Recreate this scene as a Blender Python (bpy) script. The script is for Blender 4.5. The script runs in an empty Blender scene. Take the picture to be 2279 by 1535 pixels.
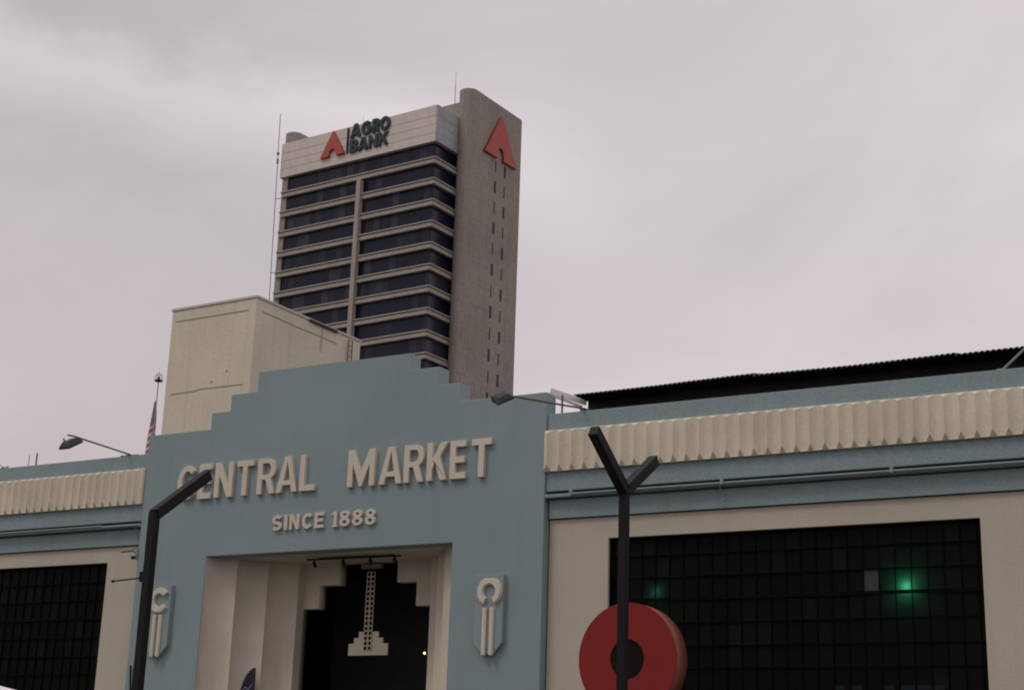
import bpy, bmesh, math, random
from mathutils import Vector, Matrix
S = bpy.context.scene
C = S.collection
rnd = random.Random(7)
PI = math.pi
R = math.radians

# ---------------------------------------------------------------- camera
cam_d = bpy.data.cameras.new('camera'); cam = bpy.data.objects.new('camera', cam_d); C.objects.link(cam)
cam_d.sensor_width = 36.0; cam_d.sensor_fit = 'HORIZONTAL'
cam_d.lens = 3441.42 * 36 / 2279
cam_d.clip_start = 0.1; cam_d.clip_end = 3000
rt = Vector((0.8729, 0.4869, 0.0318)); up = Vector((0.1087, -0.2576, 0.9601)); fw = Vector((-0.4757, 0.8346, 0.2778))
cam.matrix_world = Matrix(((rt.x, up.x, -fw.x, 0), (rt.y, up.y, -fw.y, 0), (rt.z, up.z, -fw.z, 1.6), (0, 0, 0, 1)))
S.camera = cam
S.render.resolution_x = 1024; S.render.resolution_y = 689

# ---------------------------------------------------------------- world: dusk overcast
W = bpy.data.worlds.new("World"); S.world = W; W.use_nodes = True
nt = W.node_tree; N = nt.nodes; N.clear()
def wn(t, **k):
    n = N.new(t)
    for a, b in k.items(): setattr(n, a, b)
    return n
SUN_EL, SUN_ROT = R(55), R(212)
out = wn('ShaderNodeOutputWorld'); bg = wn('ShaderNodeBackground'); bg.inputs['Strength'].default_value = 0.134
sky = wn('ShaderNodeTexSky', sky_type='NISHITA', sun_disc=False); sky.sun_elevation = SUN_EL; sky.sun_rotation = SUN_ROT
sky.air_density = 1.5; sky.dust_density = 4
tc = wn('ShaderNodeTexCoord')
mp = wn('ShaderNodeMapping'); mp.inputs['Rotation'].default_value = (R(14), R(-16), R(8)); mp.inputs['Scale'].default_value = (1.5, 1.5, 3.6)
nz = wn('ShaderNodeTexNoise'); nz.inputs['Scale'].default_value = 1.7; nz.inputs['Detail'].default_value = 6; nz.inputs['Roughness'].default_value = 0.58; nz.inputs['Distortion'].default_value = 0.7
cr = wn('ShaderNodeValToRGB'); e = cr.color_ramp.elements
e[0].position = 0.34; e[0].color = (4.62, 4.23, 4.42, 1); e[1].position = 0.68; e[1].color = (5.42, 4.96, 5.05, 1)
sep = wn('ShaderNodeSeparateXYZ')
hr = wn('ShaderNodeMapRange'); hr.inputs['From Min'].default_value = 0.02; hr.inputs['From Max'].default_value = 0.36; hr.inputs['To Min'].default_value = 1; hr.inputs['To Max'].default_value = 0
warm = wn('ShaderNodeMix', data_type='RGBA', blend_type='MULTIPLY'); warm.inputs['B'].default_value = (1.085, 0.985, 0.96, 1)
zr = wn('ShaderNodeMapRange'); zr.inputs['From Min'].default_value = 0.5; zr.inputs['From Max'].default_value = 1.0; zr.inputs['To Min'].default_value = 1.0; zr.inputs['To Max'].default_value = 1.25
zen = wn('ShaderNodeVectorMath', operation='SCALE')
mix = wn('ShaderNodeMix', data_type='RGBA'); mix.inputs['Factor'].default_value = 0.93
L_ = nt.links.new
L_(tc.outputs['Generated'], mp.inputs['Vector']); L_(mp.outputs['Vector'], nz.inputs['Vector']); L_(nz.outputs['Fac'], cr.inputs['Fac'])
L_(tc.outputs['Generated'], sep.inputs['Vector']); L_(sep.outputs['Z'], hr.inputs['Value']); L_(hr.outputs['Result'], warm.inputs['Factor'])
L_(cr.outputs['Color'], warm.inputs['A']); L_(sep.outputs['Z'], zr.inputs['Value'])
L_(warm.outputs['Result'], zen.inputs[0]); L_(zr.outputs['Result'], zen.inputs['Scale'])
L_(sky.outputs['Color'], mix.inputs['A']); L_(zen.outputs['Vector'], mix.inputs['B'])
# a broad brighter side of the sky, a dimmer side, and one pale cloud streak, all fixed in world directions
def dotn(vec):
    d_ = wn('ShaderNodeVectorMath', operation='DOT_PRODUCT'); d_.inputs[1].default_value = vec; L_(tc.outputs['Generated'], d_.inputs[0]); return d_.outputs['Value']
def rng(v, a, b, c, d, smooth=True):
    m_ = wn('ShaderNodeMapRange', interpolation_type='SMOOTHSTEP' if smooth else 'LINEAR')
    for k_, q_ in zip(('From Min', 'From Max', 'To Min', 'To Max'), (a, b, c, d)): m_.inputs[k_].default_value = q_
    L_(v, m_.inputs['Value']); return m_.outputs['Result']
def mul(a, b):
    m_ = wn('ShaderNodeMath', operation='MULTIPLY'); L_(a, m_.inputs[0]); L_(b, m_.inputs[1]); return m_.outputs[0]
side_ = rng(dotn((0.873, 0.487, -.25)), -.36, .12, 0.84, 1.04)
n1 = Vector((-0.6846, 0.59, 0.428)); n2 = Vector((-0.575, 0.712, 0.405)); nn1 = n1.cross(n2).normalized()
wob = wn('ShaderNodeMath', operation='MULTIPLY_ADD'); L_(nz.outputs['Fac'], wob.inputs[0]); wob.inputs[1].default_value = .16; L_(dotn(tuple(nn1)), wob.inputs[2])
ab = wn('ShaderNodeMath', operation='SUBTRACT'); L_(wob.outputs[0], ab.inputs[0]); ab.inputs[1].default_value = .08
ab2 = wn('ShaderNodeMath', operation='ABSOLUTE'); L_(ab.outputs[0], ab2.inputs[0])
band = rng(ab2.outputs[0], 0.0, .045, 1.0, 0.0)
band = mul(band, rng(dotn((-0.64, 0.65, 0.415)), .95, .995, 0, 1))
ba = wn('ShaderNodeMath', operation='MULTIPLY_ADD'); L_(band, ba.inputs[0]); ba.inputs[1].default_value = .22; ba.inputs[2].default_value = 1.0
dk = rng(dotn((-0.302, .8351, .4598)), .985, .9995, 1.0, .93)
tot = mul(mul(side_, ba.outputs[0]), dk)
fin = wn('ShaderNodeVectorMath', operation='SCALE'); L_(mix.outputs['Result'], fin.inputs[0]); L_(tot, fin.inputs['Scale'])
L_(fin.outputs['Vector'], bg.inputs['Color']); L_(bg.outputs['Background'], out.inputs['Surface'])

sl = bpy.data.lights.new('sun', 'SUN'); sl.energy = 0.8; sl.angle = R(20); sl.color = (1, 0.95, 0.88)
sun = bpy.data.objects.new('sun', sl); C.objects.link(sun)
sd = Vector((math.sin(SUN_ROT) * math.cos(SUN_EL), math.cos(SUN_ROT) * math.cos(SUN_EL), math.sin(SUN_EL)))
sun.rotation_euler = sd.to_track_quat('Z', 'Y').to_euler()
S.view_settings.view_transform = 'Standard'; S.view_settings.look = 'None'; S.view_settings.exposure = 0; S.view_settings.gamma = 1
S.render.engine = 'CYCLES'
S.cycles.filter_width = 1.9

# ---------------------------------------------------------------- materials
def mat(name, col, rough=0.85, var=0.06, scale=30, big=0.05, bigscale=0.35, bump=0.0, streak=0.0, streakcol=(0.05, 0.045, 0.04), spec=0.3, metal=0, emit=None, es=0):
    m = bpy.data.materials.new(name); m.use_nodes = True
    n = m.node_tree.nodes; l = m.node_tree.links.new; p = n['Principled BSDF']
    p.inputs['Roughness'].default_value = rough; p.inputs['Metallic'].default_value = metal; p.inputs['Specular IOR Level'].default_value = spec
    t = n.new('ShaderNodeTexCoord')
    a = n.new('ShaderNodeTexNoise'); a.inputs['Scale'].default_value = scale; a.inputs['Detail'].default_value = 3
    b = n.new('ShaderNodeTexNoise'); b.inputs['Scale'].default_value = bigscale; b.inputs['Detail'].default_value = 5
    l(t.outputs['Object'], a.inputs['Vector']); l(t.outputs['Object'], b.inputs['Vector'])
    ra = n.new('ShaderNodeMapRange'); ra.inputs['From Min'].default_value = .3; ra.inputs['From Max'].default_value = .7; ra.inputs['To Min'].default_value = 1 - var; ra.inputs['To Max'].default_value = 1 + var
    rb = n.new('ShaderNodeMapRange'); rb.inputs['From Min'].default_value = .3; rb.inputs['From Max'].default_value = .7; rb.inputs['To Min'].default_value = 1 - big; rb.inputs['To Max'].default_value = 1 + big
    l(a.outputs['Fac'], ra.inputs['Value']); l(b.outputs['Fac'], rb.inputs['Value'])
    mu = n.new('ShaderNodeMath'); mu.operation = 'MULTIPLY'; l(ra.outputs['Result'], mu.inputs[0]); l(rb.outputs['Result'], mu.inputs[1])
    sc = n.new('ShaderNodeVectorMath'); sc.operation = 'SCALE'; sc.inputs[0].default_value = col; l(mu.outputs[0], sc.inputs['Scale'])
    o = sc.outputs['Vector']
    if streak:
        mp = n.new('ShaderNodeMapping'); mp.inputs['Scale'].default_value = (3.0, 3.0, 0.18); l(t.outputs['Object'], mp.inputs['Vector'])
        c = n.new('ShaderNodeTexNoise'); c.inputs['Scale'].default_value = 1.0; c.inputs['Detail'].default_value = 6; l(mp.outputs['Vector'], c.inputs['Vector'])
        rc = n.new('ShaderNodeMapRange'); rc.inputs['From Min'].default_value = .52; rc.inputs['From Max'].default_value = .78; rc.inputs['To Min'].default_value = 0; rc.inputs['To Max'].default_value = streak
        l(c.outputs['Fac'], rc.inputs['Value'])
        mx = n.new('ShaderNodeMix'); mx.data_type = 'RGBA'; mx.inputs['B'].default_value = (*streakcol, 1); l(rc.outputs['Result'], mx.inputs['Factor']); l(o, mx.inputs['A']); o = mx.outputs['Result']
    l(o, p.inputs['Base Color'])
    if bump:
        bp = n.new('ShaderNodeBump'); bp.inputs['Strength'].default_value = bump; bp.inputs['Distance'].default_value = 0.02; l(a.outputs['Fac'], bp.inputs['Height']); l(bp.outputs['Normal'], p.inputs['Normal'])
    if emit: p.inputs['Emission Color'].default_value = (*emit, 1); p.inputs['Emission Strength'].default_value = es
    return m

BLUE = mat('blue_painted_render', (0.234, 0.301, 0.312), var=.17, scale=42, big=.05, bump=.3, streak=.13, streakcol=(.13, .17, .18))
BLUE_T = mat('blue_painted_trim', (0.234, 0.301, 0.312), var=.10, scale=28, big=.04, streak=.25, streakcol=(.12, .14, .14))
CREAM = mat('cream_painted_render', (0.47, 0.425, 0.345), var=.15, scale=42, big=.06, bump=.25, streak=.2, streakcol=(.32, .27, .2))
FRIEZE = mat('cream_fluted_plaster', (0.63, 0.575, 0.46), var=.07, scale=22, big=.09, bigscale=.8, streak=.3, streakcol=(.3, .27, .19))
LETTER = mat('cream_letter_paint', (0.60, 0.54, 0.44), var=.05, scale=25, big=.04)
PORTAL = mat('cream_portal_plaster', (0.58, 0.525, 0.43), var=.06, scale=25, big=.1, bigscale=.9, streak=.2, streakcol=(.26, .21, .15))
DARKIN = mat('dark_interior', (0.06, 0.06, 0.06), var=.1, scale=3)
STEEL = mat('charcoal_steel_paint', (0.0055, 0.0055, 0.0068), rough=.55, var=.1, scale=12, big=.15, bigscale=2, spec=.22)
MULL = mat('black_glazing_bar', (0.0036, 0.0036, 0.0036), rough=.8, spec=.05)
BLACK = mat('black_metal', (0.012, 0.012, 0.013), rough=.5, var=.1, scale=10)
FLOOD = mat('weathered_lamp_metal', (0.03, 0.037, 0.037), rough=.55, var=.15, scale=15, big=.2, bigscale=5)
ARMM = mat('brown_grey_arm_metal', (0.10, 0.09, 0.08), rough=.6, var=.1, scale=20)
CORR = mat('dark_corrugated_metal', (0.028, 0.027, 0.031), rough=.7, var=.15, scale=12, big=.3, bigscale=1)
TFRONT = mat('tower_pale_cladding', (0.60, 0.54, 0.49), var=.05, scale=1.5, big=.06, bigscale=.15, streak=.25, streakcol=(.22, .2, .18))
TBAND = mat('tower_concrete_band', (0.35, 0.31, 0.265), var=.08, scale=2.5, big=.06, bigscale=.2, streak=.35, streakcol=(.13, .115, .1))
TSLAB = mat('tower_brown_concrete', (0.29, 0.255, 0.225), var=.12, scale=2.2, big=.08, bigscale=.12, streak=.4, streakcol=(.11, .1, .09))
RED = mat('matt_red_paint', (0.22, 0.024, 0.021), spec=.12, rough=.6, var=.05, scale=18, big=.06, bigscale=1.2)
REDS = mat('brick_red_sign_panel', (0.42, 0.085, 0.06), rough=.6, var=.08, scale=2, big=.05)
BROWN = mat('brown_red_edge_paint', (0.22, 0.075, 0.05), rough=.45, var=.08, scale=18, big=.15, bigscale=1.5)
NAVY = mat('navy_sign_letter', (0.02, 0.035, 0.05), rough=.5, var=.05, scale=2)
WB = mat('off_white_render', (0.63, 0.58, 0.455), var=.07, scale=6, big=.06, bigscale=.35, streak=.35, streakcol=(.42, .37, .28))
CRACK = mat('grey_joint_line', (0.27, 0.24, 0.19), var=.1, scale=5)
COPE = mat('pale_coping', (0.55, 0.51, 0.47), var=.08, scale=8)
RUST = mat('rusty_brown_metal', (0.17, 0.12, 0.09), var=.15, scale=10)
WHITE = mat('white_painted_metal', (0.75, 0.73, 0.72), rough=.5, var=.03, scale=5)
GREYP = mat('grey_galvanised_pipe', (0.24, 0.255, 0.25), rough=.5, var=.06, scale=10)
POLE = mat('flagpole_paint', (0.22, 0.21, 0.2), rough=.5)
CLOTHW = mat('white_canvas', (0.78, 0.74, 0.76), rough=.9, var=.03, scale=20)
PURPLE = mat('dark_purple_vinyl', (0.018, 0.012, 0.045), rough=.5)
LEAF = mat('dull_green_brown_leaf', (0.06, 0.06, 0.035), var=.3, scale=20)
ASPH = mat('asphalt', (0.05, 0.05, 0.05), var=.15, scale=25, big=.1, bigscale=.2)
PAVE = mat('dark_paving', (0.11, 0.108, 0.10), var=.08, scale=12, big=.08, bigscale=.3)
LINE = mat('road_marking_paint', (0.6, 0.6, 0.58))
CAMW = mat('grey_camera_plastic', (0.28, 0.26, 0.23))

def glass_grid_mat(name, sx, sz, dark, light, frac, xoff=0, zoff=0, spec=.25, rough=.25, translucent=0.0):
    """panes: each cell of the glazing grid has its own slight tone (blinds, dust)"""
    m = bpy.data.materials.new(name); m.use_nodes = True
    n = m.node_tree.nodes; l = m.node_tree.links.new; p = n['Principled BSDF']
    t = n.new('ShaderNodeTexCoord'); mp = n.new('ShaderNodeMapping'); mp.inputs['Scale'].default_value = (1 / sx, 0.0, 1 / sz); mp.inputs['Location'].default_value = (-xoff / sx, 0.5, -zoff / sz)
    l(t.outputs['Object'], mp.inputs['Vector'])
    fl = n.new('ShaderNodeVectorMath'); fl.operation = 'FLOOR'; l(mp.outputs['Vector'], fl.inputs[0])
    wn_ = n.new('ShaderNodeTexWhiteNoise'); wn_.noise_dimensions = '3D'; l(fl.outputs['Vector'], wn_.inputs['Vector'])
    r = n.new('ShaderNodeMapRange'); r.inputs['From Min'].default_value = 1 - frac; r.inputs['From Max'].default_value = 1; l(wn_.outputs['Value'], r.inputs['Value'])
    mx = n.new('ShaderNodeMix'); mx.data_type = 'RGBA'; mx.inputs['A'].default_value = (*dark, 1); mx.inputs['B'].default_value = (*light, 1); l(r.outputs['Result'], mx.inputs['Factor'])
    l(mx.outputs['Result'], p.inputs['Base Color']); p.inputs['Roughness'].default_value = rough; p.inputs['Specular IOR Level'].default_value = spec
    if translucent:
        tr = n.new('ShaderNodeBsdfTranslucent'); tr.inputs['Color'].default_value = (.8, .85, .8, 1)
        ms = n.new('ShaderNodeMixShader'); ms.inputs['Fac'].default_value = translucent
        l(p.outputs['BSDF'], ms.inputs[1]); l(tr.outputs['BSDF'], ms.inputs[2]); l(ms.outputs['Shader'], n['Material Output'].inputs['Surface'])
    return m
TGLASS = glass_grid_mat('tower_dark_glass', 1.25, 3.62, (.006, .009, .024), (.04, .04, .06), .35, zoff=1.0, spec=.22, rough=.2)
WGLASS = glass_grid_mat('dusty_dark_panes', .323, .48, (.0055, .0057, .0055), (.0105, .011, .0105), .3, xoff=-14.56, zoff=5.64, spec=.06, rough=.5, translucent=.25)
DIMG = mat('blue_grey_dim_pane', (.012, .018, .020), rough=.5, spec=.08, var=.2)  # faint bluish light and reflection in the lower panes, put into their colour
PALEG = mat('pale_dusty_pane', (.045, .055, .052), rough=.5, spec=.1, var=.1)

# ---------------------------------------------------------------- geometry helpers
class MB:
    def __init__(s): s.b = bmesh.new()
    def box(s, x0, x1, y0, y1, z0, z1):
        v = [s.b.verts.new((x, y, z)) for x in (x0, x1) for y in (y0, y1) for z in (z0, z1)]
        for f in ((0, 1, 3, 2), (4, 6, 7, 5), (0, 4, 5, 1), (2, 3, 7, 6), (0, 2, 6, 4), (1, 5, 7, 3)): s.b.faces.new([v[i] for i in f])
        return s
    def prism(s, pts, z0, z1):      # plan polygon extruded in z
        a = [s.b.verts.new((x, y, z0)) for x, y in pts]; c = [s.b.verts.new((x, y, z1)) for x, y in pts]; n = len(pts)
        for i in range(n): s.b.faces.new((a[i], a[(i + 1) % n], c[(i + 1) % n], c[i]))
        s.b.faces.new(a[::-1]); s.b.faces.new(c); return s
    def beam(s, p, q, w, h=None, n=4, upv=(0, 0, 1), w2=None):   # bar of n sides between two points
        h = w if h is None else h; p = Vector(p); q = Vector(q); d = (q - p).normalized(); u = Vector(upv)
        if abs(d.dot(u)) > .95: u = Vector((1, 0, 0)) if abs(d.x) < .9 else Vector((0, 1, 0))
        a = d.cross(u).normalized(); c = a.cross(d).normalized(); rings = []
        for k, o in enumerate((p, q)):
            f = 1 if (k == 0 or w2 is None) else w2 / w
            if n == 4: rr = [(-.5, -.5), (.5, -.5), (.5, .5), (-.5, .5)]
            else: rr = [(.5 * math.cos(2 * PI * i / n), .5 * math.sin(2 * PI * i / n)) for i in range(n)]
            rings.append([s.b.verts.new(o + a * x * w * f + c * y * h * f) for x, y in rr])
        for i in range(n): s.b.faces.new((rings[0][i], rings[0][(i + 1) % n], rings[1][(i + 1) % n], rings[1][i]))
        s.b.faces.new(rings[0][::-1]); s.b.faces.new(rings[1]); return s
    def path(s, pts, w, n=8):
        for a, b in zip(pts, pts[1:]): s.beam(a, b, w, n=n)
        return s
    def lathe(s, prof, c=(0, 0, 0), n=24, axis='z'):
        rs = []
        for r, z in prof:
            ring = []
            for i in range(n):
                a = 2 * PI * i / n; x, y = r * math.cos(a), r * math.sin(a)
                v = (x, y, z) if axis == 'z' else (x, z, y)
                ring.append(s.b.verts.new((c[0] + v[0], c[1] + v[1], c[2] + v[2])))
            rs.append(ring)
        for a, b in zip(rs, rs[1:]):
            for i in range(n): s.b.faces.new((a[i], a[(i + 1) % n], b[(i + 1) % n], b[i]))
        if prof[0][0] > 1e-6: s.b.faces.new(rs[0][::-1])
        if prof[-1][0] > 1e-6: s.b.faces.new(rs[-1])
        return s
    def build(s, name, m, parent=None, bevel=0, smooth=False):
        bmesh.ops.recalc_face_normals(s.b, faces=s.b.faces[:])
        me = bpy.data.meshes.new(name); s.b.to_mesh(me); s.b.free()
        return link(name, me, m, parent, bevel, smooth)

def link(name, me, m, parent=None, bevel=0, smooth=False):
    if not me.materials: me.materials.append(m)
    else: me.materials[0] = m
    o = bpy.data.objects.new(name, me); C.objects.link(o); o.parent = parent
    if bevel:
        b = o.modifiers.new('bevel', 'BEVEL'); b.width = bevel; b.segments = 2; b.limit_method = 'ANGLE'
    if smooth:
        for p in me.polygons: p.use_smooth = True
    return o
def tag(o, label, cat, group=None, kind=None):
    if label: o['label'] = label
    if cat: o['category'] = cat
    if group: o['group'] = group
    if kind: o['kind'] = kind
    return o
def thing(name, label, cat, loc=(0, 0, 0), rz=0, group=None):
    o = bpy.data.objects.new(name, None); C.objects.link(o); o.location = loc; o.rotation_euler = (0, 0, rz); o.empty_display_size = .3
    return tag(o, label, cat, group)
def flat(name, loops, y0, y1, m, parent=None, bevel=0):
    """outline with holes in the XZ plane, solid from y0 (front) to y1 (back)"""
    cu = bpy.data.curves.new(name, 'CURVE'); cu.dimensions = '2D'; cu.fill_mode = 'BOTH'; cu.extrude = abs(y1 - y0) / 2
    for lp in loops:
        sp = cu.splines.new('POLY'); sp.points.add(len(lp) - 1); sp.use_cyclic_u = True
        for i, (x, z) in enumerate(lp): sp.points[i].co = (x, z, 0, 1)
    t = bpy.data.objects.new(name + '_tmp', cu); C.objects.link(t); bpy.context.view_layer.update()
    me = bpy.data.meshes.new_from_object(t.evaluated_get(bpy.context.evaluated_depsgraph_get()))
    bpy.data.objects.remove(t); bpy.data.curves.remove(cu)
    yc = (y0 + y1) / 2
    for v in me.vertices: x, y, z = v.co; v.co = (x, yc - z, y)
    me.name = name
    b = bmesh.new(); b.from_mesh(me); bmesh.ops.remove_doubles(b, verts=b.verts[:], dist=1e-5); bmesh.ops.recalc_face_normals(b, faces=b.faces[:]); b.to_mesh(me); b.free()
    return link(name, me, m, parent, bevel)

# ---------------------------------------------------------------- lettering (outlines, height 1, width w, stroke s)
def arc(cx, cy, rx, ry, a0, a1, n=14): return [(cx + rx * math.cos(R(a0 + (a1 - a0) * i / n)), cy + ry * math.sin(R(a0 + (a1 - a0) * i / n))) for i in range(n + 1)]
def ribbon(p, h):
    L, Rr = [], []
    for i, (x, y) in enumerate(p):
        a = p[max(i - 1, 0)]; b = p[min(i + 1, len(p) - 1)]; dx, dy = b[0] - a[0], b[1] - a[1]; l = math.hypot(dx, dy); nx, ny = -dy / l * h, dx / l * h
        L.append((x + nx, y + ny)); Rr.append((x - nx, y - ny))
    return L + Rr[::-1]
def glyph(c, w, s):
    if c == 'E': return [[(0, 0), (w, 0), (w, s), (s, s), (s, .5 - s / 2), (w * .92, .5 - s / 2), (w * .92, .5 + s / 2), (s, .5 + s / 2), (s, 1 - s), (w, 1 - s), (w, 1), (0, 1)]]
    if c == 'T': return [[(w / 2 - s / 2, 0), (w / 2 + s / 2, 0), (w / 2 + s / 2, 1 - s), (w, 1 - s), (w, 1), (0, 1), (0, 1 - s), (w / 2 - s / 2, 1 - s)]]
    if c == 'L': return [[(0, 0), (w, 0), (w, s), (s, s), (s, 1), (0, 1)]]
    if c == 'I': return [[(0, 0), (w, 0), (w, 1), (0, 1)]]
    if c == '1': return [[(w * .1, 0), (w, 0), (w, s * .55), (w * .55 + s / 2, s * .55), (w * .55 + s / 2, 1), (w * .55 - s * .3, 1), (0, .86), (0, .72), (w * .55 - s / 2, .8), (w * .55 - s / 2, s * .55), (w * .1, s * .55)]]
    if c == 'N': return [[(0, 0), (s, 0), (s, .62), (w - s, 0), (w, 0), (w, 1), (w - s, 1), (w - s, .38), (s, 1), (0, 1)]]
    if c == 'A':
        sa = s * 1.08; yt = .86; f = lambda y: sa + (w / 2 - sa) * y / yt; cb = .2
        return [[(0, 0), (sa, 0), (f(cb), cb), (w - f(cb), cb), (w - sa, 0), (w, 0), (w / 2 + s * .62, 1), (w / 2 - s * .62, 1)], [(f(cb + s * .8), cb + s * .8), (w - f(cb + s * .8), cb + s * .8), (w / 2, yt)]]
    if c == 'M': return [[(0, 0), (s, 0), (s, .6), (w / 2 - s * .22, .0), (w / 2 + s * .22, .0), (w - s, .6), (w - s, 0), (w, 0), (w, 1), (w - s * 1.1, 1), (w / 2, .42), (s * 1.1, 1), (0, 1)]]
    if c == 'K': return [[(0, 0), (s, 0), (s, .3), (.4 * w, .46), (w - 1.2 * s, 0), (w, 0), (.64 * w, .62), (w, 1), (w - 1.25 * s, 1), (s, .56), (s, 1), (0, 1)]]
    if c == 'R':
        rx = .46 * w; y0 = .40; ry = (1 - y0) / 2; cy = y0 + ry; cx = w - rx
        return [[(0, 0), (s, 0), (s, y0), (.46 * w, y0), (w - 1.1 * s, 0), (w, 0), (w * .76, .44)] + arc(cx, cy, rx, ry, -52, 90) + [(0, 1)],
                [(s, y0 + s * .85)] + arc(cx, cy, max(rx - s, .02), ry - s * .85, -90, 90) + [(s, 1 - s * .85)]]
    if c == 'B':
        rx = .46 * w; r2 = .42 * w; cx = w - rx; c2 = w * .94 - r2
        return [[(0, 0), (cx, 0)] + arc(cx, .275, rx, .275, -90, 62)[1:] + arc(c2, .745, r2, .255, -58, 90) + [(0, 1)],
                [(s, s * .8)] + arc(cx, .275, max(rx - s, .02), .275 - s * .8, -90, 90) + [(s, .55 - s * .8)],
                [(s, .55)] + arc(c2, .735, max(r2 - s, .02), .265 - s * .8, -90, 90)[0:] + [(s, 1 - s * .8)]] if s < .2 else \
               [[(0, 0), (cx, 0)] + arc(cx, .275, rx, .275, -90, 62)[1:] + arc(c2, .745, r2, .255, -58, 90) + [(0, 1)],
                arc(cx * .95, .29, rx * .42, .09, 0, 348), arc(c2 * .95, .73, r2 * .4, .085, 0, 348)]
    if c == 'C': return [ribbon(arc(w * .52, .5, w * .52 - s / 2, .5 - s / 2, 42, 318, 22), s / 2)]
    if c == 'G': 
        r = ribbon(arc(w * .52, .5, w * .52 - s / 2, .5 - s / 2, 42, 330, 22), s / 2)
        n = len(r) // 2    # outer/inner ends near the lower right: add the bar
        return [r[:n] + [(w * .60, .42), (w * .60, .56), (w, .56)] + [(w, .3)] + r[n:]]
    if c == 'O': return [arc(w / 2, .5, w / 2, .5, 0, 350, 26), arc(w / 2, .5, w / 2 - s, .5 - s, 0, 350, 26)]
    if c == '8': return [arc(w / 2, .29, w / 2, .29, 120, 420, 20) + arc(w / 2, .75, .46 * w, .25, -56.7, 236.7, 20), arc(w / 2, .285, w / 2 - s, .29 - s * .8, 0, 345, 14), arc(w / 2, .755, .46 * w - s, .25 - s * .8, 0, 345, 14)]
    if c == 'S':
        rx = (w - s) / 2; ry = (1 - s) / 4
        return [ribbon(arc(w / 2, 1 - s / 2 - ry, rx, ry, 28, 262, 16) + arc(w / 2, s / 2 + ry, rx, ry, 82, -152, 16), s / 2)]
def write(items, z0, z1, s, yf, yb, m, parent, bevel=0, name='letter'):
    h = z1 - z0
    for c, x0, x1 in items:
        if c == 'G':
            w = (x1 - x0) / h; g = [ribbon([*arc(w * .52, .5, w * .52 - s / 2, .5 - s / 2, 45, 335, 22), (w - s / 2, .5), (w * .55, .5)], s / 2)]
        else: g = glyph(c, (x1 - x0) / h, s)
        flat(name, [[(x0 + x * h, z0 + y * h) for x, y in lp] for lp in g], yf, yb, m, parent, bevel)

# ================================================================ ground
tag(MB().box(-700, 700, -700, 900, -.5, 0).build('ground', ASPH), 'dark asphalt ground spreading out below the buildings', 'ground', kind='structure')
tag(MB().box(-60, 40, 13, 34, .0, .12).build('pavement', PAVE), 'pale concrete pavement along the foot of the market', 'pavement', kind='structure')
tag(MB().box(-60, 40, 12.7, 12.996, 0.0, .14).build('kerb', COPE), 'pale kerb between road and pavement', 'kerb', kind='structure')
mk = MB()
for i in range(-9, 7): mk.box(i * 6, i * 6 + 3, 6.4, 6.52, 0.004, .008)
tag(mk.build('road_marking', LINE), 'white dashed line painted on the road', 'road marking', kind='structure')

# ================================================================ market building
mk_b = thing('market_building', 'long pale blue and cream market hall with stepped parapet over its entrance', 'market hall', (-22.15, 30, 0))
def inm(o):   # children keep world coordinates
    o.location = (22.15, -30, 0); return o
XL, XR = -48.0, 16.0
# stepped entrance block
steps = [(-28.0, 0), (-28.0, 10.33), (-25.94, 10.33), (-25.94, 10.76), (-25.34, 10.76), (-25.34, 11.19), (-24.51, 11.19), (-24.51, 11.70), (-19.88, 11.70), (-19.88, 11.28), (-19.05, 11.28), (-19.05, 10.82), (-18.45, 10.82), (-18.45, 10.37), (-16.14, 10.37), (-16.14, 0)]
inm(flat('entrance_wall', [steps + [(-18.5, 0), (-18.5, 7.04), (-25.72, 7.04), (-25.72, 0)]], 30.0, 30.44, BLUE, mk_b, .02))
inm(MB().box(-27.9, -16.24, 30.46, 31.6, 7.5, 9.2).build('roof_slab', BLUE, mk_b))
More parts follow.
